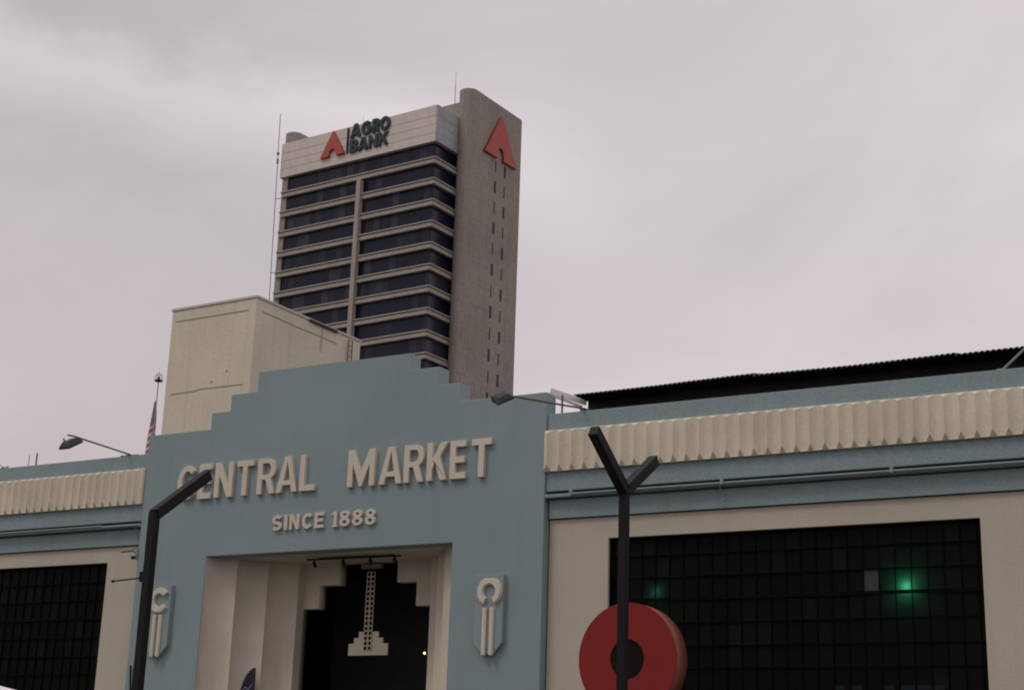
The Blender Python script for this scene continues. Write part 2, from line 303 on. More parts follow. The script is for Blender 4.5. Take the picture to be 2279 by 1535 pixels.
# wings
for nm, x0, x1, ws in (('right', -16.136, XR, [(-14.66, -6.69), (-4.9, 3.07), (4.86, 12.8)]), ('left', XL, -28.004, [(-37.2, -29.25), (-46.6, -38.9)])):
    inm(MB().box(x0, x1, 30.06, 30.42, 8.075, 9.86).build('upper_wall', BLUE, mk_b, .015))
    inm(MB().box(x0 + (.04 if nm == 'right' else 0), x1 - (.04 if nm == 'left' else 0), 30.16, 30.42, 7.485, 7.895).build('lower_band', BLUE_T, mk_b))
    inm(MB().box(x0, x1, 29.99, 30.42, 7.925, 8.005).build('string_course', BLUE_T, mk_b, .012))
    inm(flat('cream_wall', [[(x0 + (.03 if nm == 'right' else 0), 0), (x1 - (.03 if nm == 'left' else 0), 0), (x1 - (.03 if nm == 'left' else 0), 7.46), (x0 + (.03 if nm == 'right' else 0), 7.46)]] + [[(a, 1.0), (b, 1.0), (b, 7.0 if nm == 'right' else 7.07), (a, 7.0 if nm == 'right' else 7.07)] for a, b in ws], 30.24, 30.44, CREAM, mk_b))
    for a, b in ws:
        top = 7.0 if nm == 'right' else 7.07
        f = MB(); k = a + .10
        zr_ = [1.0, 1.8, 2.3, 2.78, 3.26, 3.74, 4.2, 4.66, 5.14, 5.64, 6.11, 6.58]
        while k < b - .05: f.box(k - .009, k + .009, 30.355, 30.385, 1.0, top); k += .323
        for z in zr_[1:]: f.box(a, b, 30.345, 30.38, z - (.035 if abs(z - 5.64) < .01 else .010), z + (.035 if abs(z - 5.64) < .01 else .010))
        f.box(a + .002, a + .05, 30.33, 30.40, 1.0, top - .002); f.box(b - .05, b - .002, 30.33, 30.40, 1.0, top - .002); f.box(a + .05, b - .05, 30.33, 30.40, top - .05, top - .002)
        fr = inm(f.build('window_frame', MULL, mk_b))
        pn = MB().box(a + .003, b - .003, 30.39, 30.396, 1.0, top - .003).build('pane', WGLASS, fr)
        if nm == 'right' and a < -14: MB().box(-9.055, -8.765, 30.386, 30.389, 5.68, 6.09).build('pane', PALEG, fr)['label'] = 'pale dusty pane among black ones'
        if nm == 'right' and a < -14:
            for x_, w_ in ((-9.72, .2), (-9.37, .22), (-8.72, .2), (-8.40, .28), (-8.08, .28), (-7.75, .2)): MB().box(x_, x_ + w_, 30.386, 30.389, 3.45, 3.84).build('pane', DIMG, fr)
    # fluted frieze: concave flutes between sharp ridges, cut back top and bottom
    p = .305 if nm == 'right' else .275
    xa, xb, end = (-16.17, x1, 1) if nm == 'right' else (x0, -28.03, -1)
    bm = bmesh.new(); nn = int((xb - xa) / p); seg = 16; cols = []
    start = xa + .12 if nm == 'right' else xb - .25 - p * (nn - 1)
    xs = [(xa, .0)]
    for i in range(nn):
        for k in range(seg):
            x = start + (i + k / seg) * p
            if xa + .01 < x < xb - .01: xs.append((x, abs(2 * k / seg - 1)))
    xs.append((xb, .0))
    def prof(q):
        d = .045 + .085 * q ** 1.8; t_ = max(0, (q - .5) / .5)      # depth of the flute face, and the bevelled tooth at its foot
        return [(30.055, 9.46), (30.0, 9.46), (30.03 - d, 9.45 - .075 * q ** 2), (30.03 - d, 8.525 + .125 * t_), (30.03 - .03 - .045 * (1 - t_), 8.515), (30.055, 8.515)]
    for x, d in xs: cols.append([bm.verts.new((x, y, z)) for y, z in prof(d)])
    for a_, b_ in zip(cols, cols[1:]):
        for i in range(6): bm.faces.new((a_[i], b_[i], b_[(i + 1) % 6], a_[(i + 1) % 6]))
    bm.faces.new(cols[0]); bm.faces.new(cols[-1][::-1])
    M_ = MB(); M_.b.free(); M_.b = bm
    fz = inm(M_.build('fluted_frieze', FRIEZE, mk_b))
# conduits along the string course
c1 = MB(); c1.path([(-15.45, 29.955, 7.975), (XR, 29.955, 7.975)], .05)
for x in (-15.45, -11.9, -8.3, -4.8): c1.box(x - .03, x + .03, 29.92, 29.99, 7.94, 8.06)
inm(c1.build('conduit_pipe', BLUE_T, mk_b))
inm(MB().path([(-16.1, 30.01, 8.05), (XR, 30.01, 8.05)], .022, 6).build('cable', STEEL, mk_b))  # thin dark strip added as the shadow line above the ledge
inm(MB().path([(-11.95, 29.93, 7.96), (-11.95, 30.05, 7.80), (-11.90, 30.1, 7.70), (-11.93, 30.08, 7.62), (-12.0, 30.07, 7.6)], .02, 6).build('cable', BLUE_T, mk_b))
inm(MB().path([(XL, 29.955, 7.99), (-29.3, 29.955, 7.99), (-29.3, 29.955, 7.96), (-28.06, 29.955, 7.96)], .045).build('conduit_pipe', BLUE_T, mk_b))
inm(MB().path([(XL, 30.01, 8.06), (-28.1, 30.01, 8.06)], .022, 6).build('cable', STEEL, mk_b))  # same added shadow line along the left wing
inm(MB().path([(-28.2, 29.95, 7.95), (-28.2, 30.08, 7.86), (-28.2, 30.1, 7.62)], .03, 6).build('cable', BLUE_T, mk_b))
inm(MB().path([(-27.82, 29.94, 4.38), (-27.62, 29.94, 2.6)], .05).build('drain_pipe', STEEL, mk_b))
# portal: three scalloped coves each side, screen wall with stepped opening
def cove(x0, y0, sx, r=.54, ry=.57, n=12): return [(x0 + sx * r * (1 - math.cos(R(90 * i / n))), y0 + ry * math.sin(R(90 * i / n))) for i in range(n + 1)]
for sx, xe in ((1, -25.72), (-1, -18.5)):
    pts = []
    for k in range(3): pts += cove(xe + sx * .54 * k, 30.02 + .57 * k, sx)
    pts += [(xe + sx * 1.62, 32.0), (xe - sx * .5, 32.0), (xe - sx * .5, 30.442), (xe - sx * .003, 30.442)]
    inm(MB().prism(pts, 0, 7.036).build('fluted_jamb', PORTAL, mk_b))
inm(MB().box(-26.1, -18.2, 30.442, 32.3, 7.04, 7.3).build('portal_ceiling', PORTAL, mk_b))
scr = [(-26.1, 0), (-26.1, 7.038), (-23.02, 7.038), (-23.02, 6.50), (-23.62, 6.50), (-23.62, 5.92), (-24.18, 5.92), (-24.18, 0)]
sc2 = [(-18.2, 0), (-18.2, 7.038), (-21.28, 7.038), (-21.28, 6.50), (-20.70, 6.50), (-20.70, 5.91), (-20.16, 5.91), (-20.16, 0)]
inm(flat('stepped_screen', [scr], 32.002, 32.3, PORTAL, mk_b)); inm(flat('stepped_screen', [sc2], 32.002, 32.3, PORTAL, mk_b))
# dark interior shell
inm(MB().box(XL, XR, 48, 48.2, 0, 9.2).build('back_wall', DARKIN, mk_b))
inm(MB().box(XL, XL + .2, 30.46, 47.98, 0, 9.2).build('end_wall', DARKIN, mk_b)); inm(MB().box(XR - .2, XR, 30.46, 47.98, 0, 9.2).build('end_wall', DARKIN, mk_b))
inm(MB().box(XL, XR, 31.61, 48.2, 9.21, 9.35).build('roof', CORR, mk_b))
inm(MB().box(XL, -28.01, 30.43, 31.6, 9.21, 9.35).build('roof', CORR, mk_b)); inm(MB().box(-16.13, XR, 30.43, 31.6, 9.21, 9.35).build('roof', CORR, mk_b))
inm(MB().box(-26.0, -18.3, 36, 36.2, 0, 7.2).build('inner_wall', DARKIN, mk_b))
# raised roof behind the right parapet
eave = MB()
bm = eave.b; x = -15.98; prev = None; k = 0
while x < XR:
    zt = 10.53 + .022 * math.sin(2 * PI * (x + 16) / .115) + .012 * math.sin(x * .9) + (.03 if int((x + 16) / 2.2) % 2 else 0) * ((x + 16) % 2.2 / 2.2)
    cur = [bm.verts.new((x, 31.0, zt)), bm.verts.new((x, 31.0, zt - .012)), bm.verts.new((x, 31.72, zt - .012 + .02)), bm.verts.new((x, 33.5, zt + .55)), bm.verts.new((x, 33.5, zt + .58))]
    if prev:
        for i in range(5): bm.faces.new((prev[i], cur[i], cur[(i + 1) % 5], prev[(i + 1) % 5]))
    prev = cur; x += .0192
inm(eave.build('corrugated_roof', CORR, mk_b))
inm(MB().box(-15.95, XR, 31.7, 31.8, 9.35, 10.60).build('clerestory_wall', CORR, mk_b))
inm(MB().box(-9.3, XR, 31.45, 31.69, 9.9, 10.12).build('gutter', STEEL, mk_b))

wr = thing('roof_windscreen', 'small white rail and screen beside the dark corrugated roof end', 'roof screen', (-16.3, 31.2, 9.35))
MB().beam((-.29, -.2, 1.33), (.32, .48, 1.14), .03, .13).build('white_board', WHITE, wr)
MB().beam((-.30, -.2, 1.24), (.40, .1, .94), .02, .07).build('thin_strip', COPE, wr)
MB().beam((.03, -.2, 0), (.03, -.2, 1.19), .035).build('post', RUST, wr); MB().beam((.47, -.1, 0), (.47, -.1, .92), .035).build('post', RUST, wr)

# ---------------- raised lettering
sg = thing('wall_lettering', 'large cream raised capitals in two words across the blue entrance wall', 'sign', (-22.15, 30, 8.5))
big = [('C', -26.80, -26.20), ('E', -26.10, -25.69), ('N', -25.58, -25.00), ('T', -24.88, -24.36), ('R', -24.22, -23.66), ('A', -23.62, -22.98), ('L', -22.91, -22.45),
       ('M', -21.48, -20.70), ('A', -20.57, -19.92), ('R', -19.87, -19.32), ('K', -19.23, -18.68), ('E', -18.60, -18.18), ('T', -18.02, -17.50)]
r2 = [(c, a + 22.15, b + 22.15) for c, a, b in big]
write(r2, 0.0, .90, .165, -.10, .01, LETTER, sg, .008)
s2 = thing('wall_lettering', 'small cream raised founding date line below the large capitals', 'sign', (-22.15, 30, 7.57))
sm = [('S', -23.67, -23.38), ('I', -23.30, -23.21), ('N', -23.14, -22.85), ('C', -22.76, -22.46), ('E', -22.39, -22.12), ('1', -21.88, -21.70), ('8', -21.65, -21.36), ('8', -21.28, -20.99), ('8', -20.91, -20.62)]
write([(c, a + 22.15, b + 22.15) for c, a, b in sm], 0.0, .38, .21, -.07, .01, LETTER, s2, .005)

# ---------------- relief plaques
def plaque(x, z, opening, label):
    t = thing('wall_plaque', label, 'wall ornament', (x, 30, z), group='relief plaques either side of the entrance')
    flat('backplate', [[(-.39, .38), (.33, .38), (.33, -1.12), (.12, -1.36), (-.18, -1.36), (-.39, -1.12)]], -.12, .01, BLUE, t, .01)
    c0, c1 = opening
    if c0 < 0: a0_, a1_ = -62, 242      # open at the bottom, with a dimple on top
    else: a0_, a1_ = c0, c1
    aa = [a0_ + (a1_ - a0_) * i / 40 for i in range(41)]
    dim = lambda a: .045 * math.exp(-(abs(a - 90) / 14) ** 1.2) if c0 < 0 else 0
    for ro, ri, ya, yb in ((.315, .15, -.17, -.115), (.285, .175, -.20, -.165)):
        flat('ring', [[(ro * math.cos(R(a)), (ro - dim(a)) * 1.02 * math.sin(R(a))) for a in aa] + [(ri * math.cos(R(a)), ri * math.sin(R(a))) for a in aa[::-1]]], ya, yb, LETTER, t, .012)
    for bx in (-.115, .075):
        b = MB(); b.beam((bx, -.14, -1.40), (bx, -.14, -.36), .105, .12, n=12); b.build('bar', LETTER, t, .015)
    return t
plaque(-17.375, 5.88, (-1, 0), 'cream looped ring and twin bar relief on right side of the entrance, ring open downward')
plaque(-26.98, 5.97, (38, 324), 'cream C shaped relief with twin bars behind the single arm street lamp')

# ---------------- hanging ornament in the doorway
ho = thing('hanging_ornament', 'cream stepped pendant hanging on a perforated strip inside the dark doorway', 'ornament', (-22.15, 32.15, 7.0))
flat('stepped_block', [[(-.585, -2.25), (.585, -2.25), (.585, -1.96), (.43, -1.96), (.43, -1.82), (.29, -1.82), (.29, -1.67), (-.29, -1.67), (-.29, -1.82), (-.43, -1.82), (-.43, -1.96), (-.585, -1.96)]], 0, .06, LETTER, ho, .006)
sb = bmesh.new(); cell = .125; seg = 16
def holecell(cx, cz, w, h, r):
    o_, i_ = [], []
    for k in range(seg):
        a = 2 * PI * (k + .5) / seg; c, s_ = math.cos(a), math.sin(a); m_ = max(abs(c) / (w / 2), abs(s_) / (h / 2))
        o_.append(sb.verts.new((cx + c / m_, -.03, cz + s_ / m_))); i_.append(sb.verts.new((cx + r * c, -.03, cz + r * s_)))
    for k in range(seg): sb.faces.new((o_[k], o_[(k + 1) % seg], i_[(k + 1) % seg], i_[k]))
nrow = 16
for j in range(nrow):
    for cx in (-.062, .062): holecell(cx, -2.08 + j * .122, .124, .122, .052)
M_ = MB(); M_.b.free(); M_.b = sb; st = M_.build('perforated_strip', LETTER, ho)
md = st.modifiers.new('solid', 'SOLIDIFY'); md.thickness = .02
for cx in (-.062, .062):
    mh = MB()
    mh.box(cx - .055, cx + .055, -.008, -.002, -2.14, -1.66); mh.build('hole_backing', BLACK, ho)
MB().box(-.30, .30, -.06, .06, -.11, -.0).build('hanger_box', GREYP, ho)
# ceiling spotlight rail
tr = thing('spotlight_rail', 'black spotlight rail fixed under the entrance ceiling', 'light rail', (-21.9, 30.9, 7.0))
b = MB().beam((-1.35, 0, -.02), (1.35, .1, -.02), .04); b.beam((-1.1, .14, .02), (1.1, .2, .02), .03); b.build('rail', BLACK, tr)
for x in (-1.12, -.25, .55, 1.25):
    q = MB(); q.beam((x, .02, -.03), (x, 0, -.10), .03); q.beam((x - .04, .03, -.09), (x + .07, -.05, -.2), .085, n=10); q.build('spotlight', BLACK, tr)
bl = thing('bulb_lamp', 'tiny lit yellow bulb in the dark doorway near its right jamb', 'lamp', (-20.60, 32.34, 4.80))
MB().lathe([(.0001, -.03), (.028, -.015), (.03, .01), (.0001, .03)], n=12).build('bulb', mat('warm_bulb', (.8, .6, .3), emit=(1, .72, .3), es=3.0), bl); MB().beam((0, 0, .03), (0, 0, .12), .015).build('holder', BLACK, bl)

# green lamps behind the frosted panes
GR = mat('green_lamp_glow', (.1, .6, .4), emit=(.10, 1.0, .50), es=30)
for x, z, sc_, yb, lb in ((-13.58, 5.80, .028, .12, 'dim green lamp glowing behind window panes beside the double arm street lamp'), (-8.21, 5.74, .075, .12, 'bright green lamp glowing behind the panes near the right end of the big window')):
    g = thing('window_lamp', lb, 'lamp', (x, 30.396 + yb, z), group='green lamps behind the right window')
    MB().lathe([(.0001, -sc_), (sc_ * .7, -sc_ * .7), (sc_, 0), (sc_ * .7, sc_ * .7), (.0001, sc_)], n=12).build('globe', GR, g)
    MB().beam((0, 0, sc_), (0, 0, sc_ + .5), .02).build('stem', BLACK, g)

# ---------------- purple sign in the cove
ov = thing('oval_sign', 'dark purple rounded sign tucked in the left entrance fluting', 'sign', (-24.62, 30.93, 3.35))
pts = [(0, -1.0)] + [(.47 * -math.cos(R(a)), 1.02 * math.sin(R(a))) for a in range(-60, 88, 6)] + [(-.01, 1.02)]
flat('sign_board', [[(x, z) for x, z in pts]], -.02, .02, PURPLE, ov)
sw = flat('white_script', [ribbon([(-.33, .47), (-.28, .56), (-.22, .53), (-.2, .45), (-.13, .55), (-.06, .62)], .010)], -.026, -.021, GREYP, ov)

# ---------------- floodlights on arms
def flood(base, pts, label, head):
    t = thing('floodlight', label, 'floodlight', base, group='floodlights on long arms above the parapet')
    MB().path(pts, .045).build('arm', ARMM, t)
    MB().box(-.09, .09, -.06, .06, -.02, .05).build('foot', ARMM, t)
    hx, hy, hz, rx, rz_, sx, sy, sz = head
    h = MB(); b_ = h.b
    top = [(-.62, -.6), (.62, -.6), (.62, .6), (-.62, .6)]; v0 = [b_.verts.new((x * sx, y * sy, sz)) for x, y in top]
    v1 = [b_.verts.new((x * sx, y * sy, -sz * .4)) for x, y in ((-1, -1), (1, -1), (1, 1), (-1, 1))]; v2 = [b_.verts.new((x * sx, y * sy, -sz)) for x, y in ((-1, -1), (1, -1), (1, 1), (-1, 1))]
    for A_, B_ in ((v0, v1), (v1, v2)):
        for i in range(4): b_.faces.new((A_[i], A_[(i + 1) % 4], B_[(i + 1) % 4], B_[i]))
    b_.faces.new(v0); b_.faces.new(v2[::-1])
    o = h.build('lamp_head', FLOOD, t, .01); o.location = (hx, hy, hz); o.rotation_euler = (Matrix.Rotation(rx, 3, 'X') @ Matrix.Rotation(rz_, 3, 'Z')).to_euler()
    g = MB().box(-sx * .86, sx * .86, -sy * .86, sy * .86, -sz - .006, -sz - .002).build('glass', BLACK, o)
    MB().beam((-sx - .015, 0, -sz * .5), (-sx - .015, 0, sz * 1.6), .02, .04).build('bracket', ARMM, o)
flood((-15.24, 30.2, 9.87), [(0, 0, .06), (0, -3.55, -.47)], 'dark floodlight on long arm in front of the tower foot', (0.0, -3.80, -.56, R(40), R(45), .19, .20, .065))
flood((-28.7, 30.2, 9.85), [(0, -.1, .04), (0, -2.19, .10), (0.0, -2.4, .085)], 'grey floodlight on long arm over the left parapet', (0.02, -2.30, -.10, R(30), R(0), .17, .27, .085))

lp = thing('leaning_pole', 'slim grey pole leaning up from the right parapet at the frame edge', 'pole', (-6.12, 30.2, 9.86))
MB().beam((0, 0, 0), (1.3, 0, 1.12), .05, n=10).build('pole_shaft', GREYP, lp, smooth=False); MB().box(-.08, .08, -.06, .06, 0, .04).build('foot', GREYP, lp)

cc = thing('security_camera', 'small grey security camera at the corner of the blue entrance block', 'security camera', (-28.02, 30.0, 7.2))
MB().box(-.03, .03, -.03, .2, -.14, .14).build('bracket', CAMW, cc); MB().beam((-.04, -.12, .1), (-.34, -.22, .06), .09, n=10).build('camera_body', CAMW, cc)
MB().beam((-.02, 0, .02), (-.10, -.15, .1), .03).build('arm', CAMW, cc); MB().lathe([(.06, 0), (.055, -.05), (.0001, -.09)], (-.06, -.08, -.06), 12).build('dome', BLACK, cc)

# parapet bits
for i, (x, h) in enumerate(((-33.42, .92), (-33.12, .95))):
    t = tag(MB().beam((x, 31, 9.35), (x, 31, 9.5 + h), .045 if i else .03, n=8).build('vent_pipe', RUST if i else COPE), ('thicker brown' if i else 'thinner pale') + ' vent pipe of the pair standing above the left parapet', 'vent pipe', 'vent pipes above the left parapet')
pl = thing('roof_weed', 'small dark weed growing on the left parapet edge', 'plant', (-33.5, 30.2, 9.84)); bmw = MB()
for i in range(70):
    c = Vector((rnd.gauss(0, .12), rnd.gauss(0, .06), abs(rnd.gauss(0.03, .04)))); a = Vector((rnd.uniform(-1, 1), rnd.uniform(-1, 1), rnd.uniform(-1, 1))).normalized() * .04; d = a.orthogonal().normalized() * .018
    bmw.b.faces.new([bmw.b.verts.new(c + v) for v in (-a, d, a, -d)])
bmw.build('foliage', LEAF, pl); MB().beam((0, 0, -.01), (.02, 0, .06), .02).build('stem', RUST, pl)
cb = MB()
for i in range(9): cb.path([(-29.12 + i * .07, 30.15, 9.865), (-29.07 + i * .07, 30.15 + rnd.uniform(-.05, .05), 9.88 + rnd.uniform(0, .035)), (-29.0 + i * .07, 30.15, 9.865)], .025, 6)
tag(cb.build('cable_bundle', BLACK), 'black cable bundle lying on the left parapet by the floodlight foot', 'cable')

# ================================================================ street lamps (square steel, sloping arms across the street)
def street_lamp(x, y, zb, w, arms, label):
    t = thing('street_lamp', label, 'street lamp', (x, y, .12), group='dark square street lamps in front of the market')
    h = zb - .12
    MB().box(-w / 2, w / 2, -w / 2, w / 2, 0, h).build('pole', STEEL, t, .006)
    for L_a, rise, s in arms:
        o = MB()
        a = Vector((0, 0, h - .04)); e_ = Vector((0, s * L_a, h + rise)); o.beam(a, e_, w * 1.3, w * 1.12, upv=(1, 0, 0))
        ar = o.build('arm', STEEL, t, .006); d = (e_ - a).normalized(); nrm = Vector((0, -s * d.z, s * d.y)) if False else Vector((0, s * d.z, -abs(d.y)))
        q = MB(); q.beam(a + d * (L_a * .45) + nrm * w * .655, a + d * (L_a * 1.12) + nrm * w * .655, w * .55, .006, upv=nrm); q.build('light_panel', BLACK, ar)
    MB().box(-w, w, -w, w, 0, .03).build('base_plate', STEEL, t)
    return t
street_lamp(-9.25, 19.58, 5.79, .122, [(1.01, .62, -1), (1.02, .60, 1)], 'dark street lamp with two raised arms in front of the big right window')
ls = street_lamp(-14.86, 16.17, 5.20, .118, [(1.04, .72, 1)], 'dark street lamp with one bent arm crossing the first raised letter')
bk = MB(); bk.beam((-.07, 0, 4.17), (-.64, 0, 4.14), .022, n=8); bk.beam((-.63, 0, 4.14), (-.66, 0, 4.14), .04, n=8); bk.build('banner_rod', STEEL, ls)
MB().box(-.13, -.07, -.05, .05, 4.11, 4.25).build('clamp', STEEL, ls, .01)

# ================================================================ red ring sign
rg = thing('ring_sign', 'thick round red ring sign with a dark centre behind the double arm lamp', 'ring sign', (-12.195, 26.0, .12))
cz = 3.885; rr = .98; dpt = .50
flat('red_face', [[(rr * math.cos(2 * PI * i / 72), cz + 1.045 * rr * math.sin(2 * PI * i / 72)) for i in range(72)], [(.345 * math.cos(2 * PI * i / 48), cz + 1.045 * .345 * math.sin(2 * PI * i / 48)) for i in range(48)]], 0, .02, RED, rg)
dm = MB(); bmd = dm.b; n = 96
def ringv(r, y): return [bmd.verts.new((r * math.cos(2 * PI * i / n), y, cz + 1.045 * r * math.sin(2 * PI * i / n))) for i in range(n)]
a, b, c, d = ringv(rr * .998, .021), ringv(rr * .998, dpt), ringv(.344, dpt), ringv(.344, .021)
for A_, B_ in ((a, b), (b, c), (c, d), (d, a)):
    for i in range(n): bmd.faces.new((A_[i], A_[(i + 1) % n], B_[(i + 1) % n], B_[i]))
o = dm.build('edge_band', BROWN, rg)
for p_ in o.data.polygons: p_.use_smooth = len(p_.vertices) == 4 and abs(p_.normal.y) < .5
o = MB().lathe([(.0001, 0), (.342, 0), (.342, .02), (.0001, .02)], (0, .03, cz), 48, 'y').build('dark_centre', mat('dark_core', (.012, .008, .008), spec=.1), rg); 
MB().box(-.09, .09, .12, .3, 0, cz - 1.0).build('post', STEEL, rg, .006); MB().box(-.3, .3, .0, .42, 0, .04).build('base_plate', STEEL, rg)

# ================================================================ white canopy (bottom left corner)
pz = thing('parasol', 'white canvas parasol with only its sloping edge in the bottom left corner', 'parasol', (-8.0, 6.6, 0))
cn = MB(); bmc = cn.b; ap = bmc.verts.new((0, 0, 2.265)); rim = []; low = []
for i in range(32):
    a = 2 * PI * i / 32; rr_ = 2.1 * (1 - .03 * abs(math.sin(4 * a))); rim.append(bmc.verts.new((rr_ * math.cos(a), rr_ * math.sin(a), 1.80 + .02 * abs(math.sin(4 * a))))); low.append(bmc.verts.new((rr_ * math.cos(a), rr_ * math.sin(a), 1.66)))
for i in range(32): bmc.faces.new((ap, rim[i], rim[(i + 1) % 32])); bmc.faces.new((rim[i], low[i], low[(i + 1) % 32], rim[(i + 1) % 32]))
cn.build('canopy', CLOTHW, pz); MB().beam((0, 0, 0), (0, 0, 2.23), .05, n=12).build('pole', GREYP, pz); MB().lathe([(.3, 0), (.3, .06), (.04, .1), (.04, .3)], n=24).build('base', STEEL, pz)
for i in range(8):
    a = 2 * PI * i / 8; MB().beam((0, 0, 2.19), (2.0 * math.cos(a), 2.0 * math.sin(a), 1.77), .02).build('rib', GREYP, pz)

# ================================================================ off-white block behind
wb = thing('rear_building', 'plain windowless off white building rising behind the stepped parapet', 'building', (-47.744, 57.841, 0), R(-1.447))
MB().box(-5.62, 0, 0, 8.79, 0, 25.0).build('wall', WB, wb, .03)
MB().box(-5.68, .05, -.05, 8.84, 25.003, 25.12).build('roof_coping', COPE, wb)
MB().box(.055, .12, 4.2, 6.6, 24.93, 25.05).build('gutter', BLACK, wb)
def joint(pts, fs):
    m_ = MB()
    for (a, z), (b, z2) in zip(pts, pts[1:]):
        p, q = ((a, -.004, z), (b, -.004, z2)) if fs == 'f' else ((.004, a, z), (.004, b, z2))
        m_.beam(p, q, .02, .05)
    m_.build('joint_line', CRACK, wb)
joint([(-5.33, 24.40), (-.5, 24.40)], 'f'); joint([(-5.2, 20.52), (-3.6, 20.53), (-3.3, 20.60), (-.5, 20.56)], 'f')
joint([(.5, 24.40), (3.3, 24.36), (4.6, 24.38), (6.7, 24.36)], 's')
m_ = MB()
for y in (7.55, 7.9): m_.beam((.12, y, 21), (.12, y, 24.85), .04)
for i in range(13): m_.beam((.12, 7.55, 21.2 + i * .3), (.12, 7.9, 21.2 + i * .3), .03)
m_.build('ladder', RUST, wb)
m_ = MB(); m_.beam((.004, 5.35, 24.0), (.004, 5.4, 24.9), .02, .14, upv=(0, 1, 0)); m_.beam((.005, 5.35, 23.6), (.005, 5.35, 24.15), .02, .2, upv=(0, 1, 0)); 
m_.build('rust_stain', mat('rust_stain', (.47, .41, .32)), wb)
for x, z in ((-2.55, 20.9), (-1.6, 21.35)): MB().lathe([(.05, -.02), (.06, 0), (.05, .0)], (x, 0, z), 10, 'y').build('drain_hole', CRACK, wb)

# ================================================================ flag pole with flag
fp = thing('flagpole', 'slender flagpole with a lantern shaped finial left of the off white building', 'flagpole', (-34.03, 36.62, 9.35))
MB().beam((0, 0, 0), (-.0, 0, 4.72), .06, n=12, w2=.035).build('pole', POLE, fp, smooth=True)
MB().lathe([(.13, 0), (.14, .02), (.12, .04), (.04, .05), (.05, .09), (.03, .14), (.012, .2), (.008, .33), (.0001, .34)], (0, 0, 4.70), 16).build('finial_core', BLACK, fp)
q = MB()
for i in range(8): 
    a = 2 * PI * i / 8; q.path([(.12 * math.cos(a), .12 * math.sin(a), 4.74), (.13 * math.cos(a), .13 * math.sin(a), 4.84), (.05 * math.cos(a), .05 * math.sin(a), 4.96)], .012, 5)
q.build('finial_cage', POLE, fp)
mfl = bpy.data.materials.new('flag_stripes'); mfl.use_nodes = True; nn_ = mfl.node_tree.nodes; ll = mfl.node_tree.links.new
uv = nn_.new('ShaderNodeUVMap'); sx_ = nn_.new('ShaderNodeSeparateXYZ'); ll(uv.outputs['UV'], sx_.inputs['Vector'])
def mth(op, a, b=None):
    m__ = nn_.new('ShaderNodeMath'); m__.operation = op
    for i, v in enumerate((a, b)):
        if v is None: continue
        if isinstance(v, (int, float)): m__.inputs[i].default_value = v
        else: ll(v, m__.inputs[i])
    return m__.outputs[0]
stp = mth('GREATER_THAN', mth('FRACT', mth('MULTIPLY', sx_.outputs['Y'], 7.0)), .5)
cant = mth('MULTIPLY', mth('GREATER_THAN', sx_.outputs['Y'], .5), mth('LESS_THAN', sx_.outputs['X'], .5))
mx1 = nn_.new('ShaderNodeMix'); mx1.data_type = 'RGBA'; mx1.inputs['A'].default_value = (.55, .5, .5, 1); mx1.inputs['B'].default_value = (.42, .06, .06, 1); ll(stp, mx1.inputs['Factor'])
mx2 = nn_.new('ShaderNodeMix'); mx2.data_type = 'RGBA'; mx2.inputs['B'].default_value = (.30, .24, .30, 1); ll(cant, mx2.inputs['Factor']); ll(mx1.outputs['Result'], mx2.inputs['A'])
ll(mx2.outputs['Result'], nn_['Principled BSDF'].inputs['Base Color']); nn_['Principled BSDF'].inputs['Roughness'].default_value = .9
fb = bmesh.new(); uvl = fb.loops.layers.uv.new('UVMap'); nu, nv = 22, 22; gridv = []
for i in range(nu + 1):
    row = []
    u = i / nu
    for j in range(nv + 1):
        v = j / nv
        # limp cloth: the hoist stays on the pole, the fly falls down in folds
        fx = -.24 * u ** .7 * (.35 + .65 * (1 - v)) + .07 * math.sin(u * 15 + v * 3) * (1 - v * .6)
        fy = .10 * math.sin(u * 17 + 1) * (.4 + .6 * (1 - v))
        fz_ = -.12 - (1 - v) * 1.55 - 1.15 * u ** 1.15
        row.append((fb.verts.new((fx - .03, fy, fz_)), u, v))
    gridv.append(row)
for i in range(nu):
    for j in range(nv):
        q4 = [gridv[i][j], gridv[i + 1][j], gridv[i + 1][j + 1], gridv[i][j + 1]]
        f = fb.faces.new([t[0] for t in q4])
        for lo, t in zip(f.loops, q4): lo[uvl].uv = (t[1], t[2])
me = bpy.data.meshes.new('flag'); fb.to_mesh(me); fb.free()
fo = link('flag', me, mfl, None, smooth=True); fo.location = (-34.03, 36.62, 13.6); tag(fo, 'limp red and white striped flag hanging from the flagpole', 'flag')

# ================================================================ bank tower
tw = thing('office_tower', 'tall banded office tower with brown concrete end slab behind the market', 'tower', (-125.227, 192.920, 0), R(-3.8775))
ch = .22
def wrap(x0, y0, back, xl):   # plan outline with chamfered near corners
    return [(xl, y0), (x0 - ch, y0), (x0, y0 + ch), (x0, back), (xl, back)]
MB().prism(wrap(-.75, .75, 12, -31.7), 0, 101.8).build('window_wall', TGLASS, tw)
MB().prism([(-33.15, 0), (-.24, 0), (-.24, 7.0), (-33.15, 7.0)], 101.75, 108.04).build('fascia', TFRONT, tw)
MB().prism([(-.238, .0), (-ch, .0), (0, ch), (0, 7.0), (-.238, 7.0)], 101.75, 108.04).build('side_cladding', mat('shade_tinted_cladding', (.36, .37, .385), var=.06, scale=2, big=.12, bigscale=.3, streak=.4, streakcol=(.2, .21, .23)), tw)  # side face's bluish shade put into a darker base colour, plus dirt streaks
for z in (103.22, 104.70, 106.2):
    MB().prism([(-33.16, -.012), (-ch + .005, -.012), (.012, ch - .005), (.012, 6.6), (-33.16, 6.6)], z - .035, z + .035).build('fascia_joint', CRACK, tw)
